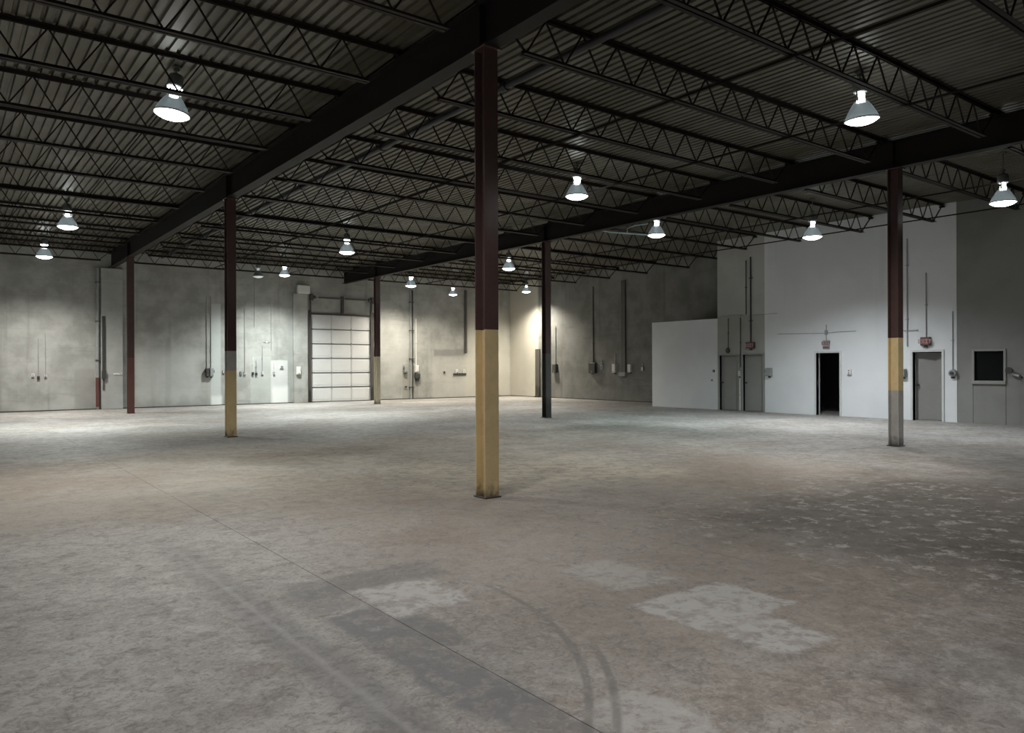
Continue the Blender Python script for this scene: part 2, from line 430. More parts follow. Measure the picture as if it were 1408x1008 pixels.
# ------------------------------------------------------------------ walls
def wall(name, mb, mat, label): return tag(part(name, mb, mat), label, 'wall', kind='structure')
TOP = DECK+.06
DX0, DX1, DZ = 13.47, 16.50, 4.02         # overhead door opening
mb = MB().box(XL-.3, DX0, YB, YB+.3, 0, TOP).box(DX1, XR+.3, YB, YB+.3, 0, TOP).box(DX0, DX1, YB, YB+.3, DZ, TOP)
wb = wall('wall_back', mb, 'concrete', 'long stained concrete back wall around the white overhead door')
tag(part('trim_2', MB().bev(4.98, 5.74, YB-.16, YB-.001, 0, G0-.02, .015), 'concrete'), 'pale concrete wall pier under the far end of the left beam', 'pier', kind='structure')
pr = tag(part('trim_3', MB().bev(12.63, 13.30, YB-.13, YB-.001, 0, 4.92, .015), 'concrete'), 'concrete wall pier just left of the overhead door', 'pier', kind='structure')
part('corbel', MB().bev(12.80, 13.38, YB-.22, YB-.001, 4.92, 5.30, .03), 'whitebox', pr, 'pale patched bearing block')
tag(part('trim_4', MB().bev(21.86, 21.98, YB-.10, YB-.001, 2.3, 5.6, .012), 'dark_grey'), 'dark vertical strip high on the back wall left of the nearest column', 'trim', kind='structure')
wall('wall_right_rear', MB().box(XR, XR+.3, 17.3, YB+.3, 0, TOP), 'concrete_shaded', 'dim concrete wall at right rear behind the low white partition')
wall('wall_left', MB().box(XL-.3, XL, YF-.3, YB+.3, 0, TOP), 'concrete', 'concrete side wall out of frame at left')
wall('wall_front', MB().box(XL-.3, XR+.3, YF-.3, YF, 0, TOP), 'concrete', 'concrete wall behind the camera')

T = .2
def wall_x(x0, x1, ya, yb, holes, z1=TOP):
    """wall in the YZ plane with rectangular holes (y0,y1,z0,z1) sorted by y"""
    mb = MB(); y = ya
    for (a, b, c, d) in holes:
        if a > y: mb.box(x0, x1, y, a, 0, z1)
        if c > 0: mb.box(x0, x1, a, b, 0, c)
        if d < z1: mb.box(x0, x1, a, b, d, z1)
        y = b
    if y < yb: mb.box(x0, x1, y, yb, 0, z1)
    return mb
# grey concrete stretch (window), white stretch (two doorways), grey-beige stretch (two doors), low white partition
WIN = (8.10, 8.81, 1.17, 1.97)
wall('wall_right_concrete', wall_x(XO, XO+T, YF-.3, 9.26, [WIN]), 'conc_right', 'plain grey concrete wall stretch with the small dark window')
D_OPEN = (12.69, 13.49, 0, 2.00); D_AJAR = (9.65, 10.45, 0, 1.98)
wall('wall_right_white', wall_x(XO-.012, XO+T, 9.26, 15.40, [D_AJAR, D_OPEN]), 'white_wall', 'tall white painted wall with a dark open doorway')
D_A = (16.48, 17.28, 0, 1.97); D_B = (15.47, 16.28, 0, 1.99)
wbg = wall('wall_right_beige', wall_x(XO, XO+T, 15.40, 17.38, [D_B, D_A], 3.37), 'beige_wall', 'grey-beige wall stretch with two closed doors side by side')
part('upper_panel', MB().box(XO+.004, XO+T, 15.40, 17.38, 3.375, TOP), 'upper_beige', wbg)
wall('wall_partition', MB().box(XO, XO+.12, 17.38, 20.55, 0, 3.32).box(XO+.12, XR, 20.43, 20.55, 0, 3.32).box(XO+.12, XR, 17.38, 20.43, 3.14, 3.26),
     'white_wall', 'low white boxed partition in front of the dim rear wall')
wall('wall_office_end', MB().box(XO+T, XR+.3, 17.26, 17.38, 0, TOP), 'beige_wall', 'end wall of the tall office block facing the back wall')
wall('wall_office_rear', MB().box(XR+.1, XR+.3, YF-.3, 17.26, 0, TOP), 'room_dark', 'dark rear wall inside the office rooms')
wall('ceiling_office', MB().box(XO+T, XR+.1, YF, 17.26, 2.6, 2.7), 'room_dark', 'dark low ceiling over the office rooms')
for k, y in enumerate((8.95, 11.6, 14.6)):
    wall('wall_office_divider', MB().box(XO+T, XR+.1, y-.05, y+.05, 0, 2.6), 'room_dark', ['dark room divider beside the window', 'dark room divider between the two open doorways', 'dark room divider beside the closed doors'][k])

# floor-line dirt strip along the back wall
tag(part('baseboard_back', MB().box(XL, DX0-.02, YB-.012, YB+.001, 0, .035).box(DX1+.02, XR, YB-.012, YB+.001, 0, .035), 'dark_grey'), 'thin dark joint strip along the foot of the back wall', 'trim', kind='structure')
tag(part('baseboard_right', MB().box(XR-.012, XR+.001, 20.55, YB, 0, .035), 'dark_grey'), 'thin dark joint strip along the foot of the rear side wall', 'trim', kind='structure')

# ------------------------------------------------------------------ steel columns
def hsec(cx, cy, z0, z1, d=.205, b=.205, tf=.016, tw=.011):
    mb = MB()
    mb.box(cx-b/2, cx+b/2, cy-d/2, cy-d/2+tf, z0, z1); mb.box(cx-b/2, cx+b/2, cy+d/2-tf, cy+d/2, z0, z1)
    mb.box(cx-tw/2, cx+tw/2, cy-d/2+tf, cy+d/2-tf, z0, z1); return mb
def column(x, y, bands, label):
    t = thing('steel_column', label, 'column', (x, y, 0), 'steel columns carrying the beams')
    part('base_plate', MB().bev(x-.122, x+.122, y-.128, y+.128, 0, .018, .004), 'dark_grey', t)
    z = .018
    for nm, z1, mat, lab in bands:
        part(nm, hsec(x, y, z, z1), mat, t, lab); z = z1
    part('cap_plate', MB().bev(x-.13, x+.13, y-.15, y+.15, G0-.022, G0-.001, .004), 'maroon', t)
    return t
UP = G0-.022
column(XC, YC[0], [('guard_band', 2.05, 'yellow', 'scuffed yellow lower band'), ('shaft', UP, 'maroon', None)], 'tall maroon steel column with yellow lower part, nearest to the camera')
column(XC, YC[1], [('guard_band', 1.53, 'yellow', 'yellow lower band'), ('faded_band', 1.98, 'pale_grey', 'faded whitish band'), ('shaft', UP, 'maroon', None)], 'maroon steel column with yellow lower part topped by a faded whitish band')
column(XC, YC[2], [('lower_shaft', 1.95, 'red', 'brighter red lower part'), ('shaft', UP, 'maroon', None)], 'plain red and maroon steel column without yellow paint near the back wall')
column(XD, YD[0], [('scuffed_foot', 1.10, 'pale_grey', 'worn grey foot'), ('guard_band', 2.14, 'yellow', 'dull yellow band'), ('shaft', UP, 'maroon', None)], 'dark steel column with yellow band and worn grey foot before white wall')
column(XD, YD[1], [('lower_shaft', 2.0, 'dark_grey', 'dark grey lower part'), ('shaft', UP, 'maroon', None)], 'maroon steel column with dark grey lower part near the far corner')
column(XD, YD[2], [('guard_band', 2.05, 'pale_yellow', 'pale yellow lower band'), ('shaft', UP, 'maroon', None)], 'maroon steel column with pale yellow foot beside the overhead door')

# ------------------------------------------------------------------ main beams
def beam(x, y0, y1, cols, label):
    t = thing('roof_beam', label, 'beam', (x, y0, G0), 'main roof beams')
    b = .21
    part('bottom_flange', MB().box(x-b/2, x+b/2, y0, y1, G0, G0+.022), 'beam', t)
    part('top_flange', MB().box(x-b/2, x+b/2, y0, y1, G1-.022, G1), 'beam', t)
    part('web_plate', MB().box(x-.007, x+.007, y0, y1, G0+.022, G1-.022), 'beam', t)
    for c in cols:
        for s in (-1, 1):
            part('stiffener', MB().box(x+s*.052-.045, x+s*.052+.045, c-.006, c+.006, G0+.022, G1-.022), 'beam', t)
    return t
beam(XC, YF+.02, YB-.05, YC, 'dark maroon roof beam running over the nearest column to the back wall')
beam(XD, YF+.02, YB-.05, YD, 'dark maroon roof beam running over the column beside the overhead door')

# ------------------------------------------------------------------ open-web bar joists
ROWS = [YC[0]+2.046*k for k in range(-4, 6)]+[YC[1]+2.28*k for k in range(1, 6)]+[31.55]
def joist_proto(L, x0, cut0, cut1, bot_end0=.55, bot_end1=.55):
    """meshes of one joist spanning 0..L (local x), deck seat at top"""
    zt1, zt0 = DECK-.002, DECK-.06; a = .055; gp = .012
    top = MB(); bot = MB(); web = MB()
    for s in (-1, 1):
        ya, yb = sorted((s*gp, s*(gp+a))); yc, yd = sorted((s*gp, s*(gp+.008)))
        top.box(0, L, ya, yb, zt1-.008, zt1); top.box(0, L, yc, yd, zt0, zt1-.008)
        bot.box(bot_end0, L-bot_end1, ya, yb, BOT-.025, BOT-.017); bot.box(bot_end0, L-bot_end1, yc, yd, BOT-.017, BOT+.03)
    seat = MB().box(0, .12, -gp-.05, gp+.05, G1, zt0+.002); seat2 = MB().box(L-.12, L, -gp-.05, gp+.05, G1, zt0+.002)
    zb, zt = BOT+.005, zt0+.02
    web.bar((.06, 0, zt), (bot_end0+.06, 0, zb), .024)
    web.bar((L-.06, 0, zt), (L-bot_end1-.06, 0, zb), .024)
    n = max(4, round((L-bot_end0-bot_end1-.12)/.66)); st = (L-bot_end0-bot_end1-.12)/n; xx = bot_end0+.06
    for k in range(n):
        m = xx+st*.5
        web.bar((xx, 0, zb), (m, 0, zt), .020); web.bar((m, 0, zt), (xx+st, 0, zb), .020); xx += st
    r = {}
    for nm, mb in (('top_chord', top), ('bottom_chord', bot), ('web', web), ('bearing_seat', seat), ('bearing_seat ', seat2)):
        me = mb.mesh(nm.strip()); me.materials.append(M['joist']); r[nm] = me
    return r
SPANS = [('left bay beside the near beam', XL, XC-.02), ('middle bay between the two beams', XC+.02, XD-.02), ('right bay beyond the right beam', XD+.02, XR), ('right bay beyond the right beam', XD+.02, XO+.02)]
PRO = [joist_proto(b-a, a, 0, 0) for _, a, b in SPANS]
nrow = len(ROWS)
for b in range(3):
    for i, y in enumerate(ROWS):
        sp = b if not (b == 2 and y < 17.4) else 3
        bay, x0, x1 = SPANS[sp]
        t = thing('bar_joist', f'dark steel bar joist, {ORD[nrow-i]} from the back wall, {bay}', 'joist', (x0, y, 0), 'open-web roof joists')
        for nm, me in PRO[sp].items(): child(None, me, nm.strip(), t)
# bridging angles tied across the joists
for k, (x, nm) in enumerate(((8.72, 'middle bay nearer the left beam'), (11.75, 'middle of the middle bay'), (18.4, 'right bay beside the right beam'), (21.3, 'right bay close to the white wall'))):
    y1 = 31.2 if x < 20 else 31.2
    t = thing('joist_bridging', f'thin steel bridging bar under the joists in the {nm}', 'bracing', (x, -1, BOT), 'joist bridging lines')
    part('lower_bar', MB().box(x-.016, x+.016, -1.0, y1, BOT-.031, BOT-.026).box(x-.016, x-.012, -1.0, y1, BOT-.062, BOT-.031), 'joist', t)
    for y in ROWS: part('clip', MB().box(x-.02, x+.02, y-.03, y+.03, BOT-.034, BOT-.0255), 'joist', t)

# sprinkler main
t = thing('sprinkler_pipe', 'dark sprinkler main pipe running alongside the near roof beam', 'pipe', (6.98, -2, 5.93))
part('pipe', MB().tube([(6.98, -5, 5.93), (6.98, 31.9, 5.93)], .055, 12), 'pipe', t)
for y in (1.1, 5.2, 9.3, 13.4, 17.5, 21.6, 25.7, 29.8):
    part('coupling', MB().tube([(6.98, y, 5.93), (6.98, y+.11, 5.93)], .072, 12), 'pipe', t)
    part('hanger_rod', MB().tube([(6.98, y+.5, 5.98), (6.98, y+.5, DECK)], .008, 6), 'pipe', t)

# ------------------------------------------------------------------ high bay lamps
def lamp_meshes():
    d = {}
    lens = MB().lathe([(.244, .004), (.22, -.022), (.17, -.048), (.11, -.066), (.05, -.075), (.004, -.077)], n=28)
    bell = MB().lathe([(.252, .0), (.252, .018), (.238, .045), (.212, .10), (.176, .165), (.138, .225), (.105, .27), (.092, .285)], n=28)
    rim = MB().lathe([(.246, -.006), (.262, -.006), (.262, .012), (.246, .012), (.246, -.006)], n=28)
    neck = MB().lathe([(.068, .272), (.066, .285), (.058, .33), (.046, .375), (.042, .402)], n=20, cap0=True, cap1=True)
    ball = MB().lathe([(.03, .415), (.098, .42), (.108, .44), (.108, .55), (.092, .60), (.045, .625), (.02, .63)], n=20, cap0=True, cap1=True)
    arm = MB().bar((.098, 0, .285), (.105, 0, .43), .016, .03)
    wing = MB().bev(.066, .110, -.02, .02, .385, .412, .006)
    box = MB().bev(-.035, .035, -.035, .035, .66, .72, .008)
    for nm, mb, mt in (('lens', lens, 'lens'), ('reflector', bell, 'reflector'), ('rim', rim, 'galv'), ('lamp_neck', neck, 'neck'), ('ballast_housing', ball, 'ballast'), ('yoke', arm, 'galv'), ('vent_tab', wing, 'neck'), ('junction_box', box, 'ballast')):
        me = mb.mesh(nm); me.materials.append(M[mt]); d[nm] = me
    d['lens_dim'] = d['lens'].copy(); d['lens_dim'].materials[0] = M['lens_dim']
    d['neck_dim'] = d['lamp_neck'].copy(); d['neck_dim'].materials[0] = M['neck_dim']
    d['tab_dim'] = d['vent_tab'].copy(); d['tab_dim'].materials[0] = M['neck_dim']
    return d
LM = lamp_meshes()
def lamp(x, y, z, power, col, label, on=True, tilt=(0, 0), rz=0.0, s=1.0):
    t = thing('high_bay_lamp', label, 'lamp', (x, y, z), 'high bay lamps hung from the roof')
    t.rotation_euler = (tilt[0], tilt[1], rz); t.scale = (s, s, s)
    for nm in ('lens', 'reflector', 'rim', 'lamp_neck', 'ballast_housing', 'yoke', 'vent_tab', 'junction_box'):
        me = LM[nm]
        if not on: me = {'lens': LM['lens_dim'], 'lamp_neck': LM['neck_dim'], 'vent_tab': LM['tab_dim']}.get(nm, me)
        child(None, me, nm, t)
        if nm in ('yoke', 'vent_tab'): child(None, me, nm, t).rotation_euler = (0, 0, math.pi)
    top = (DECK-z)/s
    r = MB().tube([(0, 0, .625), (0, 0, top-.02)], .012, 8); r.bev(-.05, .05, -.05, .05, top-.03, top, .005)
    me = r.mesh('hanging_rod'); me.materials.append(M['ballast']); child(None, me, 'hanging_rod', t)
    if on:
        ld = bpy.data.lights.new('lamp_light', 'SPOT'); ld.energy = LAMP_POWER*power; ld.color = col
        ld.spot_size = R(SPOT_SIZE); ld.spot_blend = SPOT_BLEND; ld.shadow_soft_size = .14
        lo = bpy.data.objects.new('lamp_light', ld); COL.objects.link(lo); lo.parent = t; lo.location = (0, 0, -.10)
    return t
COOL = (.95, 1.0, .96); NEUT = (1, .97, .90); WARM = (1, .92, .77)
lamp(2.79, 12.09, 5.40, 1.0, NEUT, 'large lit bell lamp at upper left above the open floor', tilt=(0, R(6)))
lamp(2.77, 23.41, 5.40, 2.0, COOL, 'lit bell lamp at far left, the larger of the left pair')
lamp(2.87, 30.13, 5.40, 1.4, NEUT, 'small lit bell lamp at far left close to the back wall')
lamp(11.40, 6.03, 5.40, .75, NEUT, 'large lit bell lamp at upper right in front of dark beam', tilt=(0, R(-6)))
lamp(11.37, 12.56, 5.40, .85, NEUT, 'lit bell lamp in the centre right of the nearest column')
tf = lamp(16.70, 15.0, 5.42, .45, (.75, 1, 1), 'teal-tinted lit bell lamp with a side conduit under the right beam')
lamp(18.97, 11.43, 5.10, 1.25, (.94, .98, 1), 'lit bell lamp hanging before the tall white wall')
lamp(18.10, 6.49, 5.06, .4, (.94, .98, 1), 'lit bell lamp at far right edge above the window')
lamp(10.77, 23.21, 5.40, 1.6, COOL, 'lit bell lamp above the overhead door, larger and nearer')
lamp(11.37, 30.49, 5.40, 2.1, COOL, 'small lit bell lamp left of overhead door beside an unlit one', s=.85)
lamp(10.52, 31.2, 5.36, 0, COOL, 'small dim bell lamp near the back wall, not lit', on=False, s=.85)
lamp(17.55, 30.9, 5.38, 1.25, WARM, 'small lit bell lamp between overhead door and nearest column')
lamp(20.0, 31.1, 5.12, .3, WARM, 'tiny lit bell lamp left of the nearest column at the back wall', s=.8)
lamp(17.64, 23.43, 5.40, 1.0, NEUT, 'lit bell lamp just right of the nearest column')
lamp(23.7, 30.0, 5.38, 1.6, WARM, 'tiny lit bell lamp in the far corner right of the nearest column', s=.85)
part('side_conduit', MB().tube([(15.25, 15.9, 5.55), (15.6, 15.75, 5.50), (16.45, 15.12, 5.42)], .022, 8), 'teal', tf)
part('conduit_elbow', MB().tube([(15.95, 15.45, 5.48), (15.95, 15.45, 5.60), (16.1, 15.30, 5.68), (16.35, 15.0, 5.72)], .016, 8), 'teal', tf)
# lamps of the same rows that hang outside the picture
OUT = 'bell lamp hanging out of frame '
lamp(2.8, 6.03, 5.40, .45, (1, .975, .94), OUT+'above the floor in front of the camera')
lamp(-5.6, 12.1, 5.40, .9, NEUT, OUT+'to the left of the large left lamp')
lamp(-5.6, 6.03, 5.40, .9, (1, .975, .95), OUT+'to the left of the camera')
lamp(-5.6, 23.4, 5.40, .9, COOL, OUT+'beyond the far left pair')
lamp(2.8, -.2, 5.40, .75, (1, .975, .95), OUT+'above the camera')
lamp(11.4, -.2, 5.40, .25, NEUT, OUT+'to the right of the camera')

# ------------------------------------------------------------------ overhead door
t = thing('door_1', 'white sectional overhead door of six panels in the back wall', 'overhead door', ((DX0+DX1)/2, YB, 0), kind='structure')
nsec = 6; hs = (DZ-.03)/nsec; yd = YB+.03
cols = [DX0+.02+(DX1-DX0-.04)*k/3 for k in range(4)]
for i in range(nsec):
    z0 = .03+i*hs; z1 = z0+hs-.018
    sec = part('door_section', MB().bev(DX0+.02, DX1-.02, yd, yd+.05, z0, z1, .006), 'garage', t)
    for k in range(3):
        part('raised_panel', MB().bev(cols[k]+.06, cols[k+1]-.06, yd-.008, yd+.01, z0+.08, z1-.07, .006), 'garage', sec)
    if i: part('section_rail', MB().box(DX0+.02, DX1-.02, yd-.010, yd+.004, z0-.040, z0+.004), 'garage_edge', sec)
    for k in range(4):
        part('stile', MB().bev(cols[k]-.022, cols[k]+.022, yd-.012, yd+.004, z0+.005, z1-.005, .004), 'garage_stile', sec)
        if i: part('hinge', MB().bev(cols[k]-.035, cols[k]+.035, yd-.03, yd-.011, z0-.055, z0+.045, .006), 'steel', sec)
part('bottom_seal', MB().box(DX0+.02, DX1-.02, yd, yd+.05, .0, .03), 'black', t)
for s, x in ((1, DX0), (-1, DX1)):
    part('track', MB().box(x-.045, x+.015 if s > 0 else x+.045, YB-.075, YB-.01, 0, 4.80), 'dark_grey', t)
    part('jamb', MB().box(x-.12 if s > 0 else x+.045, x-.045 if s > 0 else x+.12, YB-.04, YB+.0, 0, 4.2), 'dark_grey', t)
    part('shaft_bracket', MB().bev(x-.06, x+.06, YB-.20, YB, 4.62, 4.92, .01), 'dark_grey', t)
    part('cable_drum', MB().tube([(x+s*.09, YB-.12, 4.78), (x+s*.19, YB-.12, 4.78)], .075, 14), 'dark_grey', t)
part('torsion_shaft', MB().tube([(DX0-.1, YB-.12, 4.78), (DX1+.45, YB-.12, 4.78)], .018, 10), 'dark_grey', t)
part('torsion_spring', MB().tube([(DX0+.35, YB-.12, 4.78), (DX0+1.35, YB-.12, 4.78)], .036, 12), 'dark_grey', t)
part('torsion_spring', MB().tube([(DX0+1.65, YB-.12, 4.78), (DX1-.35, YB-.12, 4.78)], .036, 12), 'dark_grey', t)
part('centre_bracket', MB().bev(14.94, 15.05, YB-.16, YB, 4.10, 4.88, .01), 'dark_grey', t)
part('header_angle', MB().box(DX0, DX1, YB-.05, YB, DZ-.01, DZ+.06), 'dark_grey', t)
part('outer_panel', MB().box(DX0, DX1, YB+.10, YB+.28, 0, DZ), 'garage_edge', t)

# ------------------------------------------------------------------ personnel doors and window
def frame(par, d, mat, wd=.055, px=XO, pr=.03, depth=.14):
    y0, y1, _, z1 = d
    part('frame_jamb', MB().box(px-pr, px+depth, y0-wd, y0, 0, z1+wd), mat, par)
    part('frame_jamb', MB().box(px-pr, px+depth, y1, y1+wd, 0, z1+wd), mat, par)
    part('frame_head', MB().box(px-pr, px+depth, y0, y1, z1, z1+wd), mat, par)
def knob(par, x, y, z, mat='steel'):
    part('door_knob', MB().disc_x(x-.012, x, y, z, .032).disc_x(x-.055, x-.012, y, z, .012).disc_x(x-.085, x-.05, y, z, .03, 14, .024), mat, par)
def closed_door(n, d, label, knob_side):
    y0, y1, _, z1 = d
    t = thing(f'door_{n}', label, 'door', (XO, (y0+y1)/2, 0), kind='structure')
    frame(t, d, 'frame_grey')
    lf = part('door_leaf', MB().bev(XO+.085, XO+.13, y0+.004, y1-.004, .012, z1-.004, .004), 'door_grey', t)
    ky = y1-.07 if knob_side > 0 else y0+.07
    knob(lf, XO+.085, ky, 1.0, 'darkbox')
    for z in (.25, 1.0, 1.75):
        part('hinge', MB().box(XO+.075, XO+.09, (y0 if knob_side > 0 else y1-.02), (y0+.02 if knob_side > 0 else y1), z-.05, z+.05), 'steel', lf)
    part('threshold', MB().box(XO-.01, XO+.14, y0, y1, 0, .012), 'dark_grey', t)
    return t
closed_door(2, D_A, 'closed grey door next to the low white partition', 1)
closed_door(3, D_B, 'closed grey door under the small red exit box', 1)
t = thing('door_4', 'dark open doorway with white frame in the white wall', 'doorway', (XO, 13.09, 0), kind='structure')
frame(t, D_OPEN, 'frame_white', .06, XO-.012)
part('door_leaf', MB().bev(XO+.20, XO+1.0, D_OPEN[0]-.005-.045, D_OPEN[0]-.005, .012, 1.98, .004), 'door_grey', t)
part('strike_plate', MB().box(XO+.05, XO+.09, D_OPEN[1]-.004, D_OPEN[1], .95, 1.10), 'steel', t)
t = thing('door_5', 'grey door standing slightly ajar in white frame under red exit box', 'door', (XO, 10.05, 0), kind='structure')
frame(t, D_AJAR, 'frame_white', .06, XO-.012)
def leaf(hy, hx, ang, wdt, sgn, z1):
    # thin door leaf hinged at (hx,hy); opens into the room by ang
    mb = MB(); c, s_ = math.cos(ang), math.sin(ang)
    u = Vector((s_, sgn*c, 0)); n = Vector((c, -sgn*s_, 0)); o = Vector((hx, hy, 0))
    vs = [o+u*a+n*b+Vector((0, 0, z)) for z in (.012, z1) for b in (0, .045) for a in (0, wdt)]
    mb.add(vs, [(0, 2, 3, 1), (4, 5, 7, 6), (0, 1, 5, 4), (2, 6, 7, 3), (0, 4, 6, 2), (1, 3, 7, 5)]); return mb
lf = part('door_leaf', leaf(D_AJAR[0]+.01, XO+.16, R(24), .60, 1, 1.96), 'door_grey', t)
knob(lf, XO+.20, D_AJAR[0]+.10, 1.02)
lf = part('inner_door_leaf', leaf(D_AJAR[1]-.005, XO+.17, R(12), .56, -1, 1.96), 'door_grey', t)
knob(lf, XO+.18, D_AJAR[1]-.07, 1.02, 'darkbox')
t = thing('window_1', 'small square dark window with grey frame in the concrete wall', 'window', (XO, 8.455, 1.17), kind='structure')
y0, y1, z0, z1 = WIN; e = .06
part('frame_jamb', MB().bev(XO-.035, XO+.12, y0-e, y0, z0-e, z1+e, .005), 'frame_grey', t)
part('frame_jamb', MB().bev(XO-.035, XO+.12, y1, y1+e, z0-e, z1+e, .005), 'frame_grey', t)
part('frame_head', MB().bev(XO-.035, XO+.12, y0, y1, z1, z1+e, .005), 'frame_grey', t)
part('window_sill', MB().bev(XO-.06, XO+.12, y0-e, y1+e, z0-e-.03, z0, .006), 'frame_grey', t)
part('pane', MB().box(XO+.06, XO+.066, y0, y1, z0, z1), 'glass', t)
# boarded panel below the window
tag(part('trim_1', MB().bev(XO-.012, XO+.02, 8.05, 8.075, 0, z0-.095, .003).bev(XO-.012, XO+.02, 8.85, 8.875, 0, z0-.095, .003), 'conc_right', loc=(XO, 8.45, 0)), 'two thin vertical seams of the infill panel below the window', 'trim', kind='structure')

# ------------------------------------------------------------------ wall fittings.  wall 'b' faces -Y, walls 'r' and 'k' face -X
def wb_(wallid, a0, a1, d, z0, z1, d0=0.001):
    """box args on a wall: a along the wall, d depth out of the wall"""
    if wallid == 'b': return (a0, a1, YB-d, YB-d0, z0, z1)
    p = {'r': XO, 'w': XO-.012, 'k': XR}[wallid]
    return (p-d, p-d0, a0, a1, z0, z1)
def wp(wallid, a, d, z):
    if wallid == 'b': return (a, YB-d, z)
    return ({'r': XO, 'w': XO-.012, 'k': XR}[wallid]-d, a, z)
def conduit(par, wl, a, z0, z1, r=.014, d=.022, mat='galv', straps=True):
    part('conduit', MB().tube([wp(wl, a, d, z0), wp(wl, a, d, z1)], r, 8), mat, par)
    if straps:
        n = max(1, int((z1-z0)/1.4))
        for k in range(n):
            z = z0+(k+.5)*(z1-z0)/n
            part('strap', MB().box(*wb_(wl, a-r*2.4, a+r*2.4, d+r+.004, z-.012, z+.012)), mat, par)
def outlet(wl, a, z, label, mat='greybox', w_=.09, h_=.13, d=.055, cz=None, cmat='galv', cover='whitebox'):
    t = thing('outlet_box', label, 'outlet', wp(wl, a, 0, z-h_/2), 'electrical boxes on the walls')
    part('box_body', MB().bev(*wb_(wl, a-w_/2, a+w_/2, d, z-h_/2, z+h_/2), b=.006), mat, t)
    cv = part('cover_plate', MB().bev(*wb_(wl, a-w_*.42, a+w_*.42, d+.008, z-h_*.42, z+h_*.42, d-.002), b=.003), cover, t)
    for s in (-1, 1): part('socket', MB().box(*wb_(wl, a-.016, a+.016, d+.011, z+s*h_*.2-.016, z+s*h_*.2+.016, d+.007)), 'black', cv)
    if cz: conduit(t, wl, a, z+h_/2, cz, mat=cmat)
    return t
def switchbox(wl, a, z, w_, h_, label, mat='greybox', cz=None, d=.14, lever=1, cmat='galv', r=.016):
    t = thing('disconnect_switch', label, 'switch box', wp(wl, a, 0, z-h_/2), 'electrical boxes on the walls')
    part('enclosure', MB().bev(*wb_(wl, a-w_/2, a+w_/2, d, z-h_/2, z+h_/2), b=.01), mat, t)
    dr = part('cover_door', MB().bev(*wb_(wl, a-w_*.43, a+w_*.43, d+.014, z-h_*.42, z+h_*.44, d-.002), b=.006), mat, t)
    part('latch', MB().box(*wb_(wl, a-.02, a+.02, d+.024, z-h_*.40, z-h_*.30, d+.012)), 'steel', dr)
    la = a+lever*(w_/2+.02)
    part('lever', MB().bev(*wb_(wl, la-.02, la+.02, d*.7, z-.02, z+.10, d*.4), b=.005), 'darkbox', t)
    part('hub', MB().box(*wb_(wl, a-.035, a+.035, d*.5, z-h_/2-.05, z-h_/2, .02)), 'darkbox', t)
    if cz: conduit(t, wl, a, z+h_/2, cz, r=r, mat=cmat)
    return t
# back wall, left to right
outlet('b', 2.76, 1.34, 'pale outlet box at far left of the back wall, leftmost of three', cover='whitebox', mat='whitebox')
outlet('b', 2.93, 1.24, 'dark outlet box at far left of the back wall, middle of three', mat='darkbox', cover='darkbox', cz=2.7, cmat='greybox')
outlet('b', 3.16, 1.32, 'grey outlet box at far left of the back wall, rightmost of three', cz=2.9, cmat='greybox')
t = thing('downpipe', 'vertical pipe with rust-red lower sleeve beside the left wall pier', 'pipe', (4.87, YB-.09, 0))
part('sleeve', MB().tube([(4.87, YB-.09, .10), (4.87, YB-.09, 1.23)], .072, 14), 'red', t, 'rust-red lower sleeve')
part('upper_pipe', MB().tube([(4.87, YB-.09, 1.23), (4.87, YB-.09, 5.45)], .058, 14), 'greybox', t)
part('foot', MB().tube([(4.87, YB-.09, 0), (4.87, YB-.09, .10)], .06, 14), 'pale_grey', t)
for z in (1.9, 3.4, 4.9): part('strap', MB().box(4.79, 4.95, YB-.17, YB-.001, z-.02, z+.02), 'dark_grey', t)
t = thing('cable_trunking', 'dark cable trunking with box on the left wall pier', 'trunking', (5.06, YB-.16, 1.1))
part('box_body', MB().bev(4.99, 5.13, YB-.27, YB-.16, 1.18, 1.50, .008), 'darkbox', t)
part('duct', MB().bev(5.01, 5.11, YB-.22, YB-.16, 1.50, 3.6, .005), 'darkbox', t)
part('lower_duct', MB().bev(5.03, 5.09, YB-.20, YB-.16, .75, 1.18, .005), 'dark_grey', t)
t = thing('wall_bracket', 'small white bracket on the face of the left wall pier', 'bracket', (5.58, YB-.16, 1.3))
part('plate', MB().bev(5.40, 5.70, YB-.185, YB-.16, 1.33, 1.40, .005), 'whitebox', t)
part('hook', MB().tube([(5.62, YB-.18, 1.38), (5.62, YB-.25, 1.40), (5.62, YB-.25, 1.46)], .014, 8), 'whitebox', t)
switchbox('b', 8.93, 1.40, .13, .34, 'narrow dark switch box, left of the twin pair left of second column', 'darkbox', cz=4.57, lever=-1)
switchbox('b', 9.10, 1.40, .15, .36, 'grey switch box, right of the twin pair left of second column', 'greybox', cz=4.58)
outlet('b', 9.62, 1.42, 'pale outlet box just left of the second yellow column', cover='whitebox')
outlet('b', 10.33, 1.36, 'small dark outlet box just right of the second yellow column', mat='darkbox', cover='greybox')
outlet('b', 10.50, 1.34, 'outlet box with long conduit right of the second yellow column', cz=4.1, mat='darkbox', cover='whitebox')
outlet('b', 10.84, 1.33, 'dark outlet box with white conduit left of whitewashed panel, left one', mat='darkbox', cover='darkbox', cz=2.1, cmat='whitebox')
outlet('b', 10.99, 1.31, 'dark outlet box with short conduit left of whitewashed panel, middle one', mat='darkbox', cover='darkbox', cz=1.9)
outlet('b', 11.26, 1.35, 'outlet box with crossed conduit left of whitewashed panel, right one', cz=2.55)
t = thing('cable_crossing', 'thin horizontal cable run on the wall above the outlet boxes', 'cable', (11.4, YB, 2.7)); 
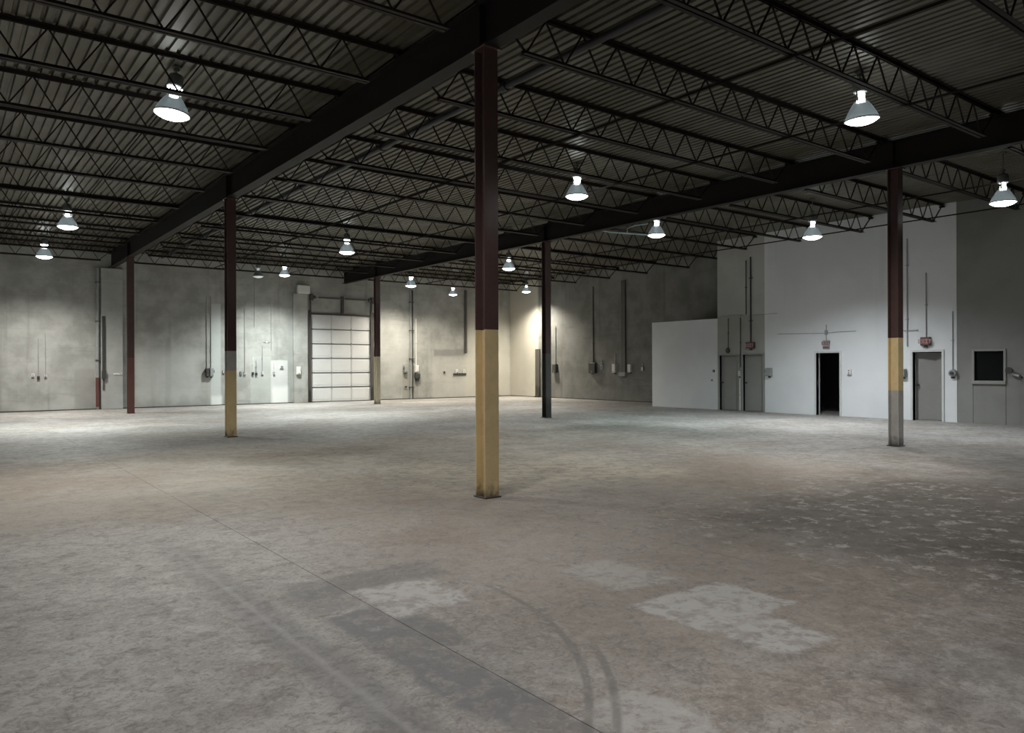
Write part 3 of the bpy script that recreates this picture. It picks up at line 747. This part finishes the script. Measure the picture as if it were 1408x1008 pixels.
part('cable', MB().tube([wp('b', 11.30, .02, 2.70), wp('b', 11.6, .02, 2.71)], .012, 8), 'greybox', t)
part('clip', MB().box(*wb_('b', 11.42, 11.48, .03, 2.67, 2.74)), 'whitebox', t)
outlet('b', 11.78, 1.33, 'small outlet box on the whitewashed wall panel', mat='darkbox', cover='whitebox', cz=1.85, cmat='whitebox')
outlet('b', 12.12, 1.62, 'white switch plate high on the whitewashed wall panel', w_=.16, h_=.14, mat='whitebox', cover='greybox')
t = thing('conduit_run', 'thin vertical conduit with white top above the whitewashed panel', 'conduit', (11.66, YB, 2.5))
conduit(t, 'b', 11.66, 2.35, 4.3)
t = thing('conduit_run', 'thin vertical conduit between second column and whitewashed panel, ending high', 'conduit', (10.92, YB, 3.4))
conduit(t, 'b', 10.92, 3.35, 5.4)
switchbox('b', 12.83, 1.45, .18, .36, 'white switch box on the pier left of the overhead door', 'whitebox', lever=1, d=.24)
switchbox('b', 18.33, 1.48, .17, .34, 'grey switch box right of overhead door, left of the pipes', 'greybox', lever=-1)
outlet('b', 18.36, .62, 'low outlet plate on dirty strip right of overhead door', mat='greybox', cover='darkbox', w_=.12, h_=.1)
t = thing('wall_pipe', 'tall dark double pipe running up the dirty wall strip', 'pipe', (18.68, YB, 0))
part('pipe', MB().tube([(18.63, YB-.06, .02), (18.63, YB-.06, 5.4)], .045, 10), 'greybox', t)
part('thin_pipe', MB().tube([(18.75, YB-.05, .02), (18.75, YB-.05, 5.4)], .028, 10), 'darkbox', t)
for z in (.6, 2.0, 3.4, 4.8): part('strap', MB().box(18.55, 18.81, YB-.115, YB, z-.02, z+.02), 'dark_grey', t)
switchbox('b', 18.95, 1.50, .20, .36, 'pale meter box beside the tall double pipe', 'whitebox', cz=4.0, cmat='whitebox', r=.03)
t = thing('cable_box', 'dark tapered cable box hanging below the pale meter box', 'box', (18.98, YB, .95))
part('body', MB().bev(18.84, 19.12, YB-.16, YB, 1.02, 1.26, .02), 'darkbox', t); part('tail', MB().bev(18.92, 19.10, YB-.12, YB, .88, 1.03, .02), 'darkbox', t)
outlet('b', 20.60, 1.31, 'small outlet on the back wall midway between pipes and nearest column', mat='greybox', cover='darkbox')
outlet('b', 21.36, 1.36, 'white topped outlet left of the nearest column, left one', mat='whitebox', cover='whitebox', w_=.14, h_=.22)
t = thing('wall_bracket', 'dark shelf bracket on the back wall left of the nearest column', 'bracket', (21.5, YB, 1.1))
part('plate', MB().bev(21.15, 21.95, YB-.05, YB, 1.16, 1.26, .01), 'darkbox', t); part('arm', MB().bar((21.3, YB-.04, 1.2), (21.3, YB-.22, 1.3), .03), 'darkbox', t)
outlet('b', 21.80, 1.36, 'white topped outlet left of the nearest column, right one', mat='whitebox', cover='whitebox', w_=.12, h_=.2)
# right rear wall, far to near
t = thing('guard_post', 'dark upright guard board against the side wall near the far corner', 'board', (XR, 30.45, 0))
part('board', MB().bev(XR-.10, XR-.001, 30.28, 30.62, 0, 2.5, .01), 'dark_grey', t); part('foot', MB().bev(XR-.14, XR-.001, 30.25, 30.65, 0, .06, .01), 'black', t)
switchbox('k', 29.06, 1.50, .30, .42, 'dark switch box on side wall right of the dark grey footed column', 'darkbox', cz=3.6, cmat='greybox')
switchbox('k', 26.30, 1.52, .44, .50, 'large dark disconnect with tall conduit on the dim side wall', 'darkbox', cz=5.4, cmat='darkbox', r=.022)
outlet('k', 25.72, 1.56, 'small pale outlet right of the large dark disconnect', cz=1.9, mat='whitebox', cover='greybox', w_=.11, h_=.18)
switchbox('k', 24.84, 1.50, .22, .40, 'pale switch box left of the dark strip on the dim side wall', 'whitebox', cz=2.2)
t = thing('cable_trunking', 'broad dark vertical strip on the dim side wall', 'trunking', (XR, 24.3, 1.25))
part('duct', MB().bev(XR-.07, XR-.001, 24.16, 24.42, 1.30, 5.5, .008), 'dark_grey', t)  # flat dark strip standing slightly off the wall
part('lower_box', MB().bev(XR-.17, XR-.001, 24.08, 24.50, 1.15, 1.32, .01), 'greybox', t)
switchbox('k', 23.86, 1.50, .20, .36, 'pale switch box right of the dark strip on the dim side wall', 'whitebox')
outlet('k', 23.14, 1.47, 'small outlet on the dim side wall beside the low white partition', w_=.13, h_=.18, cz=1.8)
# low partition and beige wall
t = thing('wall_button', 'upper of two small dark fittings on the low white partition', 'fitting', (XO, 17.55, 1.4)); part('button', MB().disc_x(XO-.03, XO, 17.55, 1.41, .045, 16, .05), 'darkbox', t); part('centre', MB().disc_x(XO-.04, XO-.03, 17.55, 1.41, .02), 'steel', t)
t = thing('wall_button', 'lower of two small dark fittings on the low white partition', 'fitting', (XO, 17.63, 1.05)); part('button', MB().disc_x(XO-.03, XO, 17.63, 1.07, .035, 16, .04), 'greybox', t); part('centre', MB().disc_x(XO-.04, XO-.03, 17.63, 1.07, .016), 'darkbox', t)
t = thing('alarm_bell', 'round dark alarm bell above the closed door next to the partition', 'bell', (XO, 16.91, 2.05))
part('gong', MB().disc_x(XO-.08, XO-.03, 16.91, 2.15, .07, 20, .10), 'darkbox', t); part('backplate', MB().disc_x(XO-.03, XO, 16.91, 2.15, .05), 'greybox', t)
conduit(t, 'r', 16.90, 2.24, 3.3, mat='darkbox', r=.012)
def letters(par, txt, wl, yc, zc, size, d, mat):
    """raised block letters on a wall facing -X: text reads from +Y (left) to -Y (right)"""
    G = {'E': ['111', '100', '110', '100', '111'], 'X': ['101', '101', '010', '101', '101'], 'I': ['111', '010', '010', '010', '111'], 'T': ['111', '010', '010', '010', '010']}
    u = size/5; tot = len(txt)*4*u-u; p = {'r': XO, 'w': XO-.012}[wl]
    for i, ch in enumerate(txt):
        mb = MB()
        for r_, row in enumerate(G[ch]):
            for c_, b in enumerate(row):
                if b == '1':
                    yy = yc+tot/2-(i*4+c_)*u; zz = zc+size/2-r_*u
                    mb.box(p-d-.004, p-d+.001, yy-u, yy, zz-u, zz)
        part('letter', mb, mat, par)
def exit_box(y, z, wl, label, wy=.30, hz=.20, cz=None, cmat='galv', r=.016, mat='exitred', lamp=True, text=True):
    p = {'r': XO, 'w': XO-.012}[wl]
    t = thing('exit_sign', label, 'exit sign', (p, y, z-hz/2), 'exit boxes above the doors')
    part('housing', MB().bev(p-.10, p, y-wy/2, y+wy/2, z-hz/2, z+hz/2, .008), 'darkbox', t)
    part('face', MB().bev(p-.112, p-.098, y-wy*.44, y+wy*.44, z-hz*.42, z+hz*.42, .004), mat, t)
    if text: letters(t, 'EXIT', wl, y, z, hz*.5, .112, 'exitpink')
    part('bracket', MB().box(p-.06, p, y-.04, y+.04, z-hz/2-.06, z-hz/2), 'darkbox', t)
    if cz: conduit(t, wl, y, z+hz/2, cz, mat=cmat, r=r)
    return t
exit_box(15.95, 2.31, 'r', 'faded reddish exit box above the closed door in the beige wall', .34, .22, cz=5.4, cmat='darkbox', r=.028)
t = thing('conduit_run', 'slim dark conduit beside the thick one on the beige wall', 'conduit', (XO, 16.12, 3.4)); conduit(t, 'r', 16.14, 3.40, 5.3, mat='darkbox', r=.016)
t = thing('conduit_run', 'slim conduit running down between the two closed doors', 'conduit', (XO, 16.38, .02)); conduit(t, 'r', 16.38, 1.55, 3.3, mat='darkbox', r=.014)
t = thing('conduit_run', 'pale conduit low between the two closed doors', 'conduit', (XO, 16.36, .02))
part('conduit', MB().tube([(XO-.05, 16.385, .02), (XO-.05, 16.385, 1.15)], .022, 8), 'whitebox', t); part('strap', MB().box(XO-.075, XO-.028, 16.34, 16.43, .55, .58), 'galv', t)
outlet('r', 16.385, 1.33, 'pale switch box on the post between the two closed doors', mat='greybox', w_=.10, h_=.20, d=.09)
switchbox('r', 15.20, 1.38, .20, .28, 'grey switch box on white wall beside the closed doors', 'greybox')
t = thing('wall_cable', 'thin cable line running high along the beige wall', 'cable', (XO, 16.4, 3.37))
part('cable', MB().tube([(XO-.014, 17.36, 3.40), (XO-.014, 15.4, 3.36), (XO-.024, 14.9, 3.37)], .006, 6), 'greybox', t)
part('clip', MB().box(XO-.03, XO, 16.36, 16.42, 3.36, 3.40), 'greybox', t)
# white wall
W = XO-.012
t = thing('exit_sign', 'grey and red exit plate above the dark open doorway', 'exit sign', (W, 13.13, 2.1), 'exit boxes above the doors')
part('plate', MB().bev(W-.03, W, 13.02, 13.25, 2.12, 2.40, .004), 'greybox', t)
letters(t, 'EXIT', 'w', 13.135, 2.31, .10, .03, 'exitred')
part('lower_strip', MB().box(W-.034, W-.028, 13.04, 13.23, 2.15, 2.20), 'exitred', t)
part('hanger', MB().tube([(W-.02, 13.13, 2.40), (W-.02, 13.13, 2.9)], .012, 8), 'greybox', t)
t = thing('wall_cable', 'sagging cable across the white wall above the dark doorway', 'cable', (W, 13.4, 2.65))
part('cable', MB().tube([(W-.016, 14.9, 2.67), (W-.016, 14.2, 2.65), (W-.016, 13.13, 2.63), (W-.016, 12.7, 2.66), (W-.016, 12.15, 2.66)], .007, 6), 'greybox', t)
part('junction', MB().bev(W-.06, W, 13.09, 13.17, 2.58, 2.72, .008), 'greybox', t)
outlet('w', 12.36, 1.40, 'white outlet box right of the dark open doorway', mat='whitebox', cover='whitebox', w_=.13, h_=.17, d=.07)
switchbox('w', 10.69, 1.37, .14, .24, 'grey box just right of the column before the white wall', 'greybox')
exit_box(10.07, 2.28, 'w', 'faded red exit box above the ajar door', .26, .24, cz=4.25)
t = thing('conduit_run', 'vertical conduit on white wall left of the red exit box', 'conduit', (W, 10.57, 2.1))
conduit(t, 'w', 10.60, 2.15, 5.3, r=.018)
part('cross_arm', MB().box(W-.04, W-.001, 10.30, 10.72, 2.60, 2.625), 'galv', t)
t = thing('pull_station', 'round grey switch on white wall right of the ajar door', 'switch', (W, 9.35, 1.2), 'electrical boxes on the walls')
part('body', MB().disc_x(W-.10, W, 9.35, 1.37, .095, 18, .11), 'greybox', t); part('knob', MB().disc_x(W-.14, W-.10, 9.35, 1.37, .045), 'darkbox', t)
part('lower_tab', MB().bev(W-.06, W, 9.31, 9.39, 1.22, 1.28, .005), 'darkbox', t)
conduit(t, 'w', 9.36, 1.47, 3.1)
t = thing('valve_fitting', 'dark pipe valve on concrete wall right of the window', 'valve', (XO, 7.86, 1.35))
part('stem', MB().disc_x(XO-.12, XO, 7.93, 1.45, .05), 'darkbox', t); part('wheel', MB().disc_x(XO-.16, XO-.13, 7.93, 1.45, .085, 18), 'darkbox', t)
part('arm', MB().bar((XO-.08, 7.95, 1.38), (XO-.08, 7.68, 1.30), .05), 'pale_grey', t); part('nozzle', MB().tube([(XO-.08, 7.70, 1.31), (XO-.18, 7.62, 1.27)], .03, 10), 'darkbox', t)
